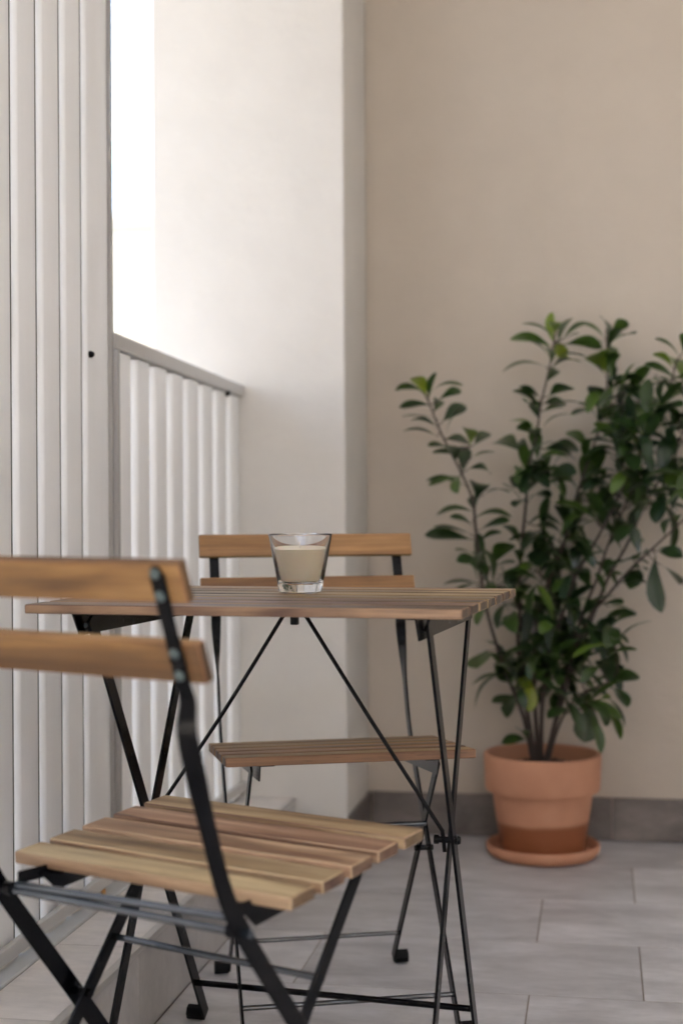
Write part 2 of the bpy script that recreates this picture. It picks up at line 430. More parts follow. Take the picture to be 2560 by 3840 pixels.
def tleg(x, y0, z0, y1, z1, cap):
    bm = bmesh.new(); bar(bm, [(x, y0, z0), (x, (y0+y1)/2, (z0+z1)/2), (x, y1, z1)], (0, 1, 0), .0235, .0042)
    l = obj('leg', bm, BLK, tb)
    bm = bmesh.new(); s_ = 1 if x > 0 else -1
    tube(bm, [(x+s_*.0022, y1, .0125), (x+s_*.029, y1, .0125)], .0124, 8); obj('rubber_foot', bm, RUB, l)
    return l
tleg(-.2155, .045, .682, .478, .010, 1); tleg(.2360, .060, .682, .425, .010, 1)
tleg(-.2205, .445, .682, .062, .010, 1); tleg(.2220, .455, .682, .095, .010, 1)
bm = bmesh.new(); tube(bm, [(-.2155, .440, .073), (.236, .382, .087)], .0048); obj('stretcher', bm, BLK, tb)
bm = bmesh.new(); tube(bm, [(-.2205, .10, .080), (.222, .13, .080)], .0048); obj('stretcher', bm, BLK, tb)
for s_ in (-1, 1):
    bm = bmesh.new(); cx = .008
    xe = -.2100 if s_ < 0 else .2215
    P = [(cx+s_*.010, .24, .684), (cx+s_*.019, .24, .669), (cx+s_*.109, .24, .530), (xe-s_*.012, .24, .392), (xe-s_*.003, .24, .377), (xe, .24, .350)]
    bar(bm, catmull(P, 4), (0, 1, 0), .0065, .0052, .0018); obj('brace', bm, BLK, tb)
bm = bmesh.new(); box(bm, .0025, .0135, .236, .244, .660, TH-TT-.0002, .001, 1); obj('brace_clip', bm, BLK, tb)
for x in (-.2245, .2265):
    s_ = 1 if x > 0 else -1
    bm = bmesh.new(); disc(bm, (x-s_*.014, .243, .366), (s_, 0, 0), .0045, .026); tube(bm, [(x-s_*.020, .243, .366), (x-s_*.014, .243, .366)], .0065, 12); tube(bm, [(x+s_*.0125, .243, .366), (x+s_*.0165, .243, .366)], [.0065, .005], 12)
    obj('pivot_bolt', bm, BLK, tb)
STK = simple('paper_sticker', (.62, .66, .72), .5)
bm = bmesh.new(); box(bm, -.2262, -.2257, .255, .300, .671, .688)
o = obj('sticker', bm, STK, tb); 
INK = simple('sticker_ink', (.2, .22, .26), .6)
bm = bmesh.new()
for q in range(3): box(bm, -.2256, -.2254, .259, .272+.006*q, .6755+q*.0035, .6767+q*.0035)
obj('print', bm, INK, o)

# ------------------------------------------------------------------ folding chairs
def make_chair(label, wood_seat, wood_back):
    t = empty('folding_chair', (0, 0, 0)); tag(t, label, 'chair', 'folding chairs at the bistro table')
    tilt = R(4.2); SZ = .450; W = .390
    def sp(y, dz=0): return (y*math.cos(tilt)-dz*math.sin(tilt)*-1*0, SZ-y*math.sin(tilt)+dz)
    bm = bmesh.new(); sw, sg = .0440, .01325
    for i in range(5):
        y = i*(sw+sg); vv = box(bm, -W/2+random.uniform(-.0008, .0008), W/2+random.uniform(-.0008, .0008), y, y+sw, -.0145, 0, .0032, 3)
    bm.transform(Matrix.Translation((0, 0, SZ)) @ Matrix.Rotation(-tilt, 4, 'X'))
    obj('seat', bm, wood_seat, t)
    # seat rails with a link to the folding rod
    for s in (-1, 1):
        bm = bmesh.new(); x = s*.140; zt = -.0148
        prof = [(.020, zt), (.034, zt-.026), (.262, zt-.026), (.285, zt-.002), (.285, zt)]
        a = [bm.verts.new((x-.001, y, z)) for y, z in prof]; b = [bm.verts.new((x+.001, y, z)) for y, z in prof]
        bm.faces.new(a); bm.faces.new(b[::-1])
        for i in range(5): bm.faces.new((a[i], a[(i+1) % 5], b[(i+1) % 5], b[i]))
        box(bm, min(x, x+s*-.022), max(x, x-s*.022), .018, .275, zt-.0022, zt-.0001)
        bm.transform(Matrix.Translation((0, 0, SZ)) @ Matrix.Rotation(-tilt, 4, 'X'))
        obj('seat_bracket', bm, BLK, t)
        bm = bmesh.new(); bar(bm, [(s*.1435, .215, .412), (s*.1435, .315, .4155)], (0, 0, 1), .014, .003); obj('link', bm, BLK, t)
    # back
    th = R(19.8); up = Vector((0, math.sin(th), math.cos(th))); nr = Vector((0, math.cos(th), -math.sin(th)))
    top = Vector((0, .443, .777))
    for k in range(2):
        bm = bmesh.new(); box(bm, -W/2, W/2, -.006, .006, -.0415, 0, .0026, 3)
        M = Matrix((Vector((1, 0, 0)), nr, up)).transposed().to_4x4(); M.translation = top-up*.081*k
        bm.transform(M)
        obj('backrest_slat', bm, wood_back, t)
    def Q(d): v = top-up*d+nr*.0082; return (v.y, v.z)
    path = [Q(.003), Q(.04), Q(.081), Q(.122), Q(.142), (.404, .612), (.388, .560), (.370, .508), (.346, .446), (.3165, .400), (.268, .338), (.215, .272), (.150, .190), (.080, .100), (.012, .012)]
    for s in (-1, 1):
        bm = bmesh.new(); pts = catmull([(s*.168, y, z) for y, z in path], 4); n = len(pts)
        wd = []; ww = []; T = tangents(pts)
        for i, p in enumerate(pts):
            f = min(1, max(0, (.674-p.z)/.165)); f = f*f*(3-2*f)
            perp = Vector((1, 0, 0)).cross(T[i])
            a = f*math.pi/2
            wd.append(Vector((1, 0, 0))*math.cos(a)+perp*math.sin(a)*-s)
            ww.append(.0170+(.0225-.0170)*f)
        ww[0] = .008; ww[1] = .0165
        bar(bm, pts, wd, ww, .0038)
        pl = obj('rear_post', bm, BLK, t)
        for k in range(2):
            for q in (.0095, .032):
                c = top-up*(.081*k+q)+nr*.0101; c.x = s*.168
                bm = bmesh.new(); disc(bm, c, nr, .0056, .0024, 14, .6); obj('rivet', bm, ZINC, pl)
        bm = bmesh.new(); tube(bm, [(s*.1705, .012, .0125), (s*.194, .012, .0125)], .0122, 8); obj('rubber_foot', bm, RUB, pl)
        bm = bmesh.new(); x = s*.1490
        bar(bm, catmull([(x, .060, .424), (x, .20, .252), (x, .395, .011)], 3), (0, 1, 0), .0195, .0038)
        fl = obj('leg', bm, BLK, t)
        bm = bmesh.new(); tube(bm, [(x+s*.002, .394, .0125), (x+s*.026, .394, .0125)], .0122, 8); obj('rubber_foot', bm, RUB, fl)
        bm = bmesh.new(); tube(bm, [(s*.143, .199, .2535), (s*.1745, .199, .2535)], .0048, 12); obj('pivot_bolt', bm, BLK, t)
        bm = bmesh.new(); tube(bm, [(s*.150, .3165, .4020), (s*.164, .3165, .4020)], .0082, 12); obj('collar', bm, BLK, t)
    for (a, b, r) in (((-.178, .3165, .4010), (.178, .3165, .4010), .0045), ((-.146, .3150, .4135), (.146, .3150, .4075), .0045),
                      ((-.149, .145, .3060), (.149, .145, .3060), .0042), ((-.149, .350, .068), (.149, .350, .068), .0042), ((-.168, .045, .056), (.168, .045, .056), .0042)):
        bm = bmesh.new(); tube(bm, [a, b], r, 12); obj('cross_rod', bm, ROD, t)
    return t
c1 = make_chair('nearest folding chair, seen from behind with rivets on its backrest', WS, WB)
c1.location = (-.3827, 1.7724, 0); c1.rotation_euler.z = R(157.24)
c2 = make_chair('far folding chair behind the table, facing it', WF, WFB)
c2.location = (-.3713, 2.201, 0); c2.rotation_euler.z = R(20.56)

# ------------------------------------------------------------------ candle
cd = empty('jar_candle', (-.4302, 2.0960, TH+.0002)); tag(cd, 'unlit cream candle in a clear tapered glass on the slatted table', 'candle')
GL = N('clear_glass'); GL.set(base=(1, 1, 1), rough=0.0, trans=1.0, ior=1.48)
bm = bmesh.new()
prof = [(0, .0008), (.0265, .0), (.0305, .0012), (.0318, .0035), (.0337, .0138), (.0463, .0832), (.0467, .0850), (.0461, .0862), (.0450, .0858), (.0445, .0845), (.0325, .0180), (.0310, .0160), (.028, .0148), (0, .0145)]
lathe(bm, prof, 96); obj('glass', bm, GL.m, cd, smooth=50)
WX = N('candle_wax'); WX.set(base=(1.0, .85, .64), rough=.45, sss=.35)
WX.b.inputs['Subsurface Radius'].default_value = (1, .7, .45); WX.b.inputs['Subsurface Scale'].default_value = .008
bm = bmesh.new()
lathe(bm, [(0, .0150), (.0270, .0150), (.0292, .0170), (.0299, .021), (.0378, .0622), (.0380, .0636), (.0369, .0640), (.020, .0635), (.004, .0633), (0, .0634)], 72)
wx = obj('wax', bm, WX.m, cd, smooth=50)
bm = bmesh.new(); tube(bm, catmull([(0, 0, .0626), (-.0004, 0, .0661), (-.0012, .0004, .0701), (-.0006, .0002, .0722)], 4), .00085, 8)
obj('wick', bm, simple('wick', (.72, .66, .58), .8), wx)

# ------------------------------------------------------------------ pot, saucer, shrub
PX, PY = -.135, 3.492
def terracotta(name, wet):
    s = N(name); co = s.obc(); sep = s.n('SeparateXYZ'); s.l(co, sep.inputs[0])
    a = s.noise(co, 7, 4, .6)
    col = s.ramp(a, [(.3, (.50, .235, .135)), (.55, (.57, .28, .165)), (.75, (.60, .32, .20))])
    if wet:
        edge = s.math('ADD', sep.outputs[2], s.math('MULTIPLY', s.noise(s.map(co, (1, 1, .1)), 7, 2), -.018))
        f = s.ramp(edge, [(.062, (1, 1, 1)), (.072, (0, 0, 0))])
        col = s.mix(f, col, (.27, .085, .03))
        s.l(s.math('MULTIPLY_ADD', f, -.2, .8), s.b.inputs['Roughness'])
    else: s.b.inputs['Roughness'].default_value = .8
    s.l(col, s.b.inputs['Base Color']); s.bump(s.noise(co, 90, 4), .12, .002); return s.m
sa = empty('plant_saucer', (PX, PY, 0)); 
bm = bmesh.new(); lathe(bm, [(0, .0), (.108, .0), (.122, .003), (.132, .014), (.1345, .026), (.1325, .031), (.128, .0315), (.1245, .028), (.118, .014), (.108, .0095), (0, .009)], 80)
bpy.data.objects.remove(sa)
sa = obj('plant_saucer', bm, terracotta('terracotta_saucer', False), smooth=40, loc=(PX, PY, 0)); tag(sa, 'round terracotta saucer on the floor under the flower pot', 'saucer')
pt = empty('flower_pot', (PX, PY, .0098)); tag(pt, 'terracotta flower pot with a thick rim and a damp dark base, against the back wall', 'flower pot')
bm = bmesh.new(); lathe(bm, [(0, .0), (.094, .0), (.0975, .003), (.1185, .143), (.1195, .1465), (.1330, .1485), (.1350, .1530), (.1385, .2270), (.1378, .2325), (.1340, .2350), (.1290, .2340), (.1265, .2290), (.1245, .180), (.117, .1400), (.1115, .100), (0, .1)], 96)
obj('pot_body', bm, terracotta('terracotta', True), pt, smooth=35)
bm = bmesh.new(); bmesh.ops.create_circle(bm, cap_ends=True, radius=.1245, segments=48)
bmesh.ops.subdivide_edges(bm, edges=bm.edges[:], cuts=3)
for v in bm.verts: v.co.z = .196+random.uniform(-.003, .003)
SOIL = N('potting_soil'); SOIL.set(base=SOIL.ramp(SOIL.noise(SOIL.obc(), 120, 4), [(.3, (.012, .009, .007)), (.7, (.05, .036, .026))]), rough=.95)
for k in range(220):
    a = random.uniform(0, 6.28); r_ = .12*math.sqrt(random.random()); s_ = random.uniform(.002, .006)
    bmesh.ops.create_icosphere(bm, subdivisions=1, radius=s_, matrix=Matrix.Translation((r_*math.cos(a), r_*math.sin(a), .198)))
obj('soil', bm, SOIL.m, pt, smooth=0)

LEAF = N('leaf'); at = LEAF.n('Attribute'); at.attribute_name = 'tone'
lt = at.outputs['Fac']
lc = LEAF.ramp(lt, [(0, (.010, .026, .009)), (.25, (.034, .066, .012)), (.5, (.070, .125, .018)), (.8, (.20, .28, .03)), (1, (.34, .40, .03))])
lc = LEAF.mix(.35, lc, LEAF.ramp(LEAF.noise(LEAF.obc(), 45, 3), [(.3, (.65,)*3), (.7, (1.3,)*3)]), 'MULTIPLY')
LEAF.set(base=lc, rough=.30, spec=.5, coat=.5, coatr=.15)
tr = LEAF.n('BsdfTranslucent'); LEAF.l(LEAF.mix(.6, lc, (.10, .25, .02)), tr.inputs[0])
ms = LEAF.n('MixShader'); ms.inputs[0].default_value = .16
LEAF.l(LEAF.b.outputs[0], ms.inputs[1]); LEAF.l(tr.outputs[0], ms.inputs[2]); LEAF.l(ms.outputs[0], LEAF.t.nodes['Material Output'].inputs[0])
BARK = N('stem_bark'); sz = BARK.n('SeparateXYZ'); BARK.l(BARK.obc(), sz.inputs[0])
BARK.set(base=BARK.mix(BARK.ramp(BARK.math('ADD', sz.outputs[2], BARK.math('MULTIPLY', BARK.noise(BARK.obc(), 20), .25)), [(1.0, (0,)*3), (1.22, (1,)*3)]), (.055, .038, .03), (.17, .18, .055)), rough=.7)
BARK.bump(BARK.noise(BARK.map(BARK.obc(), (1, 1, .3)), 150, 3), .4, .002)
def leaf(bm, tl, base, tip, wd, tone, roll=0., droop=.12):
    base, tip = Vector(base), Vector(tip); ax = tip-base; L = max(ax.length, .03); ax.normalize()
    side = ax.cross(Vector((0, 0, 1)))
    if side.length < .2: side = ax.cross(Vector((0, 1, 0)))
    side.normalize(); side = Matrix.Rotation(roll, 3, ax) @ side; up = side.cross(ax)
    W = .0170*wd*(.6+.4*min(1.3, L/.08)); rows = []
    ks = (0, .08, .2, .35, .5, .65, .78, .89, .96, 1); ws = (.05, .10, .34, .62, .86, 1, .96, .70, .38, .04)
    for k, q in zip(ks, ws):
        c = base+ax*(L*k)+up*(droop*L*math.sin(math.pi*k)*.9)-Vector((0, 0, 1))*(L*droop*.5*k*k)
        h = W*q; rows.append([bm.verts.new(c-side*h+up*h*.22), bm.verts.new(c-side*h*.5+up*h*.05), bm.verts.new(c), bm.verts.new(c+side*h*.5+up*h*.05), bm.verts.new(c+side*h+up*h*.22)])
    for a, b in zip(rows[:-1], rows[1:]):
        for i in range(4):
            f = bm.faces.new((a[i], a[i+1], b[i+1], b[i]))
            for lp in f.loops: lp[tl] = (tone, tone, tone, 1)
STEMS={
'A':([[-0.4267, 3.4, 1.1285], [-0.3954, 3.41, 1.0828], [-0.3651, 3.42, 1.0044], [-0.3246, 3.43, 0.9215], [-0.2931, 3.44, 0.8467], [-0.2861, 3.45, 0.7749], [-0.2772, 3.46, 0.6791], [-0.258, 3.47, 0.5632], [-0.2203, 3.48, 0.4389], [-0.1768, 3.48, 0.3263], [-0.1541, 3.485, 0.2075]],
 [(-0.395,3.41,1.083,-0.396,3.41,1.087,-0.418,3.348,1.131,0.9,0.9),
  (-0.395,3.41,1.083,-0.396,3.41,1.085,-0.473,3.446,1.115,0.8,0.3),
  (-0.395,3.41,1.083,-0.389,3.41,1.094,-0.308,3.386,1.114,0.7,0.3),
  (-0.389,3.412,1.067,-0.368,3.412,1.078,-0.311,3.349,1.099,0.6,0.2),
  (-0.389,3.412,1.067,-0.387,3.412,1.064,-0.467,3.453,1.069,0.6,0.1),
  (-0.371,3.418,1.02,-0.36,3.418,1.027,-0.313,3.472,1.072,1,0.05),
  (-0.377,3.416,1.036,-0.369,3.416,1.032,-0.457,3.416,1.043,0.7,0.1),
  (-0.365,3.42,1.004,-0.374,3.42,0.993,-0.45,3.394,1.009,1,0),
  (-0.357,3.422,0.988,-0.356,3.422,0.986,-0.294,3.358,0.978,0.8,0.1),
  (-0.341,3.426,0.955,-0.296,3.426,0.971,-0.301,3.356,1.014,1,0.7),
  (-0.341,3.426,0.955,-0.287,3.426,0.971,-0.26,3.498,1.007,0.8,0.1),
  (-0.333,3.428,0.938,-0.324,3.428,0.949,-0.378,3.369,0.956,0.6,0.1),
  (-0.325,3.43,0.921,-0.292,3.43,0.944,-0.241,3.493,0.959,0.6,0.1),
  (-0.318,3.432,0.906,-0.301,3.432,0.916,-0.245,3.364,0.909,0.7,0.1),
  (-0.318,3.432,0.906,-0.32,3.432,0.898,-0.39,3.395,0.879,0.7,0.3),
  (-0.318,3.432,0.906,-0.32,3.432,0.902,-0.318,3.356,0.865,0.8,0.4),
  (-0.293,3.44,0.847,-0.284,3.44,0.844,-0.273,3.367,0.887,1.2,0),
  (-0.293,3.44,0.847,-0.265,3.44,0.856,-0.209,3.5,0.865,0.7,0.1),
  (-0.29,3.444,0.818,-0.289,3.444,0.814,-0.378,3.444,0.815,0.8,0.2),
  (-0.287,3.448,0.789,-0.294,3.448,0.796,-0.201,3.448,0.809,1.1,0.2),
  (-0.286,3.45,0.775,-0.276,3.45,0.772,-0.204,3.407,0.796,0.9,0.1),
  (-0.284,3.452,0.756,-0.299,3.452,0.763,-0.388,3.452,0.782,0.8,0.05),
  (-0.284,3.452,0.756,-0.295,3.452,0.749,-0.407,3.452,0.763,1.2,0.05),
  (-0.277,3.46,0.679,-0.249,3.46,0.688,-0.2,3.416,0.745,1.3,0.2),
  (-0.279,3.458,0.698,-0.277,3.458,0.693,-0.327,3.395,0.705,0.9,0.1),
  (-0.273,3.462,0.656,-0.282,3.462,0.646,-0.367,3.474,0.645,0.7,0.1),
  (-0.281,3.456,0.718,-0.267,3.456,0.726,-0.28,3.382,0.691,0.9,0.1),
  (-0.281,3.456,0.718,-0.286,3.456,0.712,-0.262,3.384,0.673,0.8,0.1),
  (-0.235,3.476,0.489,-0.267,3.476,0.485,-0.28,3.404,0.452,1.7,0.3),
  (-0.194,3.48,0.371,-0.186,3.48,0.378,-0.256,3.53,0.357,0.7,0.2),
  (-0.194,3.48,0.371,-0.196,3.48,0.372,-0.209,3.404,0.349,1,0.1),
  (-0.168,3.482,0.279,-0.171,3.482,0.275,-0.226,3.421,0.28,0.7,0.2),
  (-0.168,3.482,0.279,-0.171,3.482,0.275,-0.184,3.404,0.314,0.9,0.1),
  (-0.228,3.478,0.464,-0.247,3.478,0.454,-0.21,3.54,0.406,1,0.1),
  (-0.235,3.476,0.489,-0.246,3.476,0.475,-0.197,3.407,0.462,1,0.05)]),
'B':([[-0.0951, 3.5, 1.2612], [-0.1141, 3.5, 1.1544], [-0.1339, 3.5, 1.0712], [-0.1435, 3.5, 1.0053], [-0.1624, 3.5, 0.9217], [-0.1722, 3.5, 0.8184], [-0.1841, 3.5, 0.7014], [-0.1867, 3.5, 0.5833], [-0.1903, 3.5, 0.49], [-0.1752, 3.495, 0.3759], [-0.1482, 3.49, 0.2068]],
 [(-0.155,3.5,0.955,-0.185,3.5,0.959,-0.245,3.557,0.991,1.4,0.15),
  (-0.103,3.5,1.218,-0.1,3.5,1.21,-0.107,3.509,1.296,0.7,0.8),
  (-0.103,3.5,1.218,-0.093,3.5,1.215,-0.059,3.546,1.283,1,0.2),
  (-0.103,3.5,1.218,-0.096,3.5,1.217,-0.179,3.5,1.268,0.8,0.25),
  (-0.106,3.5,1.197,-0.105,3.5,1.201,-0.207,3.5,1.232,1.1,0.4),
  (-0.103,3.5,1.218,-0.082,3.5,1.224,-0.013,3.529,1.268,0.7,0.3),
  (-0.103,3.5,1.218,-0.077,3.5,1.21,0.01,3.5,1.208,1,0.3),
  (-0.11,3.5,1.176,-0.11,3.5,1.168,-0.121,3.428,1.203,0.9,0.2),
  (-0.11,3.5,1.176,-0.105,3.5,1.171,-0.027,3.529,1.188,0.8,0.2),
  (-0.114,3.5,1.154,-0.123,3.5,1.159,-0.226,3.5,1.155,0.9,0.25),
  (-0.103,3.5,1.218,-0.098,3.5,1.22,-0.084,3.572,1.184,0.9,0.9),
  (-0.13,3.5,1.088,-0.115,3.5,1.089,-0.062,3.436,1.106,1.2,0.1),
  (-0.134,3.5,1.071,-0.129,3.5,1.071,-0.076,3.432,1.069,0.8,0.1),
  (-0.136,3.5,1.058,-0.138,3.5,1.061,-0.199,3.469,1.107,0.8,0.1),
  (-0.136,3.5,1.058,-0.143,3.5,1.057,-0.169,3.424,1.073,1,0.3),
  (-0.136,3.5,1.058,-0.129,3.5,1.052,-0.084,3.569,1.075,0.6,0.2),
  (-0.142,3.5,1.018,-0.147,3.5,1.015,-0.211,3.556,1.038,0.8,0.6),
  (-0.143,3.5,1.005,-0.134,3.5,1.01,-0.064,3.473,1.049,0.6,0.1),
  (-0.147,3.5,0.989,-0.143,3.5,0.987,-0.153,3.421,1.011,0.9,0),
  (-0.155,3.5,0.955,-0.157,3.5,0.949,-0.198,3.569,0.986,0.9,0.05),
  (-0.151,3.5,0.972,-0.129,3.5,0.963,-0.064,3.445,0.955,1,0.05),
  (-0.166,3.5,0.88,-0.158,3.5,0.884,-0.204,3.573,0.876,1.5,0),
  (-0.17,3.5,0.839,-0.162,3.5,0.842,-0.109,3.433,0.855,0.9,0),
  (-0.17,3.5,0.839,-0.167,3.5,0.837,-0.191,3.42,0.832,0.9,0),
  (-0.162,3.5,0.922,-0.162,3.5,0.917,-0.123,3.574,0.928,0.8,0.1),
  (-0.174,3.5,0.795,-0.149,3.5,0.781,-0.083,3.448,0.763,1.3,0.05),
  (-0.159,3.5,0.939,-0.157,3.5,0.94,-0.122,3.56,0.894,0.9,0.05),
  (-0.164,3.5,0.901,-0.12,3.5,0.893,-0.05,3.454,0.91,1.3,0.1),
  (-0.151,3.5,0.972,-0.12,3.5,0.963,-0.047,3.542,0.968,1.2,0.1),
  (-0.181,3.497,0.421,-0.171,3.497,0.427,-0.163,3.478,0.347,0.9,1),
  (-0.181,3.497,0.421,-0.176,3.497,0.427,-0.17,3.418,0.406,0.8,0.8)]),
'C':([[0.0197, 3.56, 1.252], [0.0213, 3.56, 1.1477], [0.0125, 3.55, 1.0482], [-0.028, 3.54, 0.9256], [-0.056, 3.53, 0.8405], [-0.085, 3.52, 0.7329], [-0.1131, 3.52, 0.6623], [-0.1409, 3.51, 0.5829], [-0.1533, 3.5, 0.479], [-0.1519, 3.5, 0.3549], [-0.1424, 3.5, 0.2052]],
 [(-0.096,3.52,0.705,-0.136,3.52,0.729,-0.142,3.447,0.689,1.4,0),
  (-0.085,3.52,0.733,-0.094,3.52,0.729,-0.086,3.593,0.683,1,0.1),
  (0.02,3.56,1.231,0.024,3.56,1.223,0.006,3.615,1.292,1,0.15),
  (0.02,3.56,1.21,0.029,3.56,1.218,0.088,3.618,1.247,1.3,0.3),
  (0.02,3.56,1.231,0.029,3.56,1.232,0.065,3.496,1.266,0.8,0.4),
  (0.021,3.56,1.148,0.019,3.56,1.148,-0.004,3.497,1.194,1.5,0.65),
  (0.02,3.56,1.21,0.024,3.56,1.214,-0.064,3.56,1.221,0.9,0.2),
  (0.019,3.558,1.128,0.024,3.558,1.119,0.053,3.48,1.126,0.8,0.1),
  (0.016,3.554,1.088,0.028,3.554,1.081,0.097,3.51,1.1,1,0.05),
  (0.013,3.55,1.048,0,3.55,1.053,-0.013,3.498,1.115,1.2,0.05),
  (0.013,3.55,1.048,0,3.55,1.053,-0.064,3.496,1.046,0.7,0.1),
  (0.004,3.548,1.024,-0.004,3.548,1.025,0.033,3.609,1.075,1.2,0),
  (0.021,3.56,1.148,0.024,3.56,1.152,0.026,3.493,1.197,1.2,0.5)]),
'D':([[0.18, 3.46, 1.1673], [0.153, 3.46, 1.0723], [0.1152, 3.46, 0.9904], [0.0724, 3.47, 0.9084], [0.0261, 3.47, 0.8082], [-0.0195, 3.48, 0.7247], [-0.0561, 3.48, 0.6602], [-0.0797, 3.48, 0.5905], [-0.1158, 3.48, 0.4814], [-0.1337, 3.48, 0.3579], [-0.1377, 3.485, 0.2079]],
 [(0.18,3.46,1.167,0.189,3.46,1.162,0.13,3.482,1.221,1,0.2),
  (0.169,3.46,1.129,0.176,3.46,1.117,0.104,3.442,1.158,0.8,0.2),
  (0.158,3.46,1.091,0.162,3.46,1.09,0.128,3.388,1.116,1,0.3),
  (0.18,3.46,1.167,0.193,3.46,1.18,0.208,3.393,1.222,1,0.3),
  (0.169,3.46,1.129,0.189,3.46,1.121,0.184,3.528,1.178,1.5,0.6),
  (0.145,3.46,1.056,0.14,3.46,1.049,0.089,3.392,1.032,1,0.3),
  (0.13,3.46,1.023,0.095,3.46,1.036,0.138,3.52,1.086,1.3,0.35),
  (0.098,3.464,0.958,0.108,3.464,0.954,0.098,3.409,1.015,0.6,1),
  (0.138,3.46,1.04,0.144,3.46,1.036,0.189,3.395,1.058,1,0.2),
  (0.026,3.47,0.808,0.026,3.47,0.808,0.04,3.537,0.756,1.3,0.1)]),
'E':([[0.1068, 3.52, 0.9318], [0.0661, 3.52, 0.8397], [0.022, 3.52, 0.7379], [-0.0058, 3.51, 0.6538], [-0.0387, 3.51, 0.5743], [-0.0655, 3.5, 0.4801], [-0.0935, 3.5, 0.3663], [-0.1299, 3.495, 0.2064]],
 []),
'F':([[0.2585, 3.42, 0.8677], [0.1893, 3.43, 0.7937], [0.1325, 3.43, 0.74], [0.0707, 3.44, 0.6805], [0.016, 3.45, 0.6163], [-0.0252, 3.46, 0.5647], [-0.067, 3.47, 0.4626], [-0.0981, 3.475, 0.3387], [-0.1274, 3.48, 0.2091]],
 [(0.083,3.438,0.693,0.079,3.438,0.703,0.012,3.391,0.682,1,0.1),
  (0.12,3.432,0.728,0.128,3.432,0.713,0.141,3.432,0.59,1.1,0.05),
  (0.12,3.432,0.728,0.133,3.432,0.722,0.185,3.369,0.715,0.9,0.05),
  (0.083,3.438,0.693,0.092,3.438,0.681,0.071,3.509,0.636,1.1,0.1),
  (0.108,3.434,0.716,0.141,3.434,0.69,0.184,3.497,0.646,1.1,0),
  (0.108,3.434,0.716,0.115,3.434,0.717,0.082,3.355,0.711,1,0.05),
  (0.008,3.452,0.606,0.021,3.452,0.593,0.085,3.508,0.576,0.7,0.05)]),
'G':([[0.0406, 3.42, 0.4441], [0.0129, 3.42, 0.4187], [-0.0317, 3.43, 0.3986], [-0.0722, 3.45, 0.3579], [-0.103, 3.46, 0.2897], [-0.1231, 3.475, 0.21]],
 [(0.018,3.42,0.424,0.027,3.42,0.414,0.002,3.371,0.484,1.1,0.05),
  (0.018,3.42,0.424,0.027,3.42,0.414,0.04,3.483,0.463,1,0.1),
  (0.024,3.42,0.429,0.029,3.42,0.419,0.084,3.361,0.449,1,0.15),
  (0.018,3.42,0.424,0.027,3.42,0.409,0.06,3.353,0.378,0.9,0.1),
  (-0.005,3.424,0.411,0.007,3.424,0.393,0.056,3.418,0.325,0.6,0.1),
  (0.013,3.42,0.419,0.022,3.42,0.409,-0.018,3.494,0.384,0.8,0.1),
  (-0.04,3.434,0.391,-0.018,3.434,0.371,-0.036,3.434,0.282,1.5,0.15),
  (-0.04,3.434,0.391,-0.013,3.434,0.366,0.011,3.366,0.331,1,0.1)]),
'H':([[0.2274, 3.52, 1.0631], [0.1872, 3.52, 0.9821], [0.1468, 3.52, 0.9007], [0.1012, 3.52, 0.819], [0.0654, 3.51, 0.7371], [0.0195, 3.5, 0.6554], [-0.0245, 3.49, 0.543], [-0.0778, 3.485, 0.3993], [-0.1337, 3.485, 0.208]],
 [(0.119,3.52,0.852,0.118,3.52,0.863,0.18,3.488,0.816,1,0),
  (0.147,3.52,0.901,0.169,3.52,0.895,0.19,3.446,0.862,1,0.1),
  (-0.025,3.49,0.543,-0.007,3.49,0.544,0.066,3.515,0.505,1.2,0.15),
  (-0.025,3.49,0.543,-0.007,3.49,0.528,-0.038,3.447,0.465,1.2,0.2)]),
}
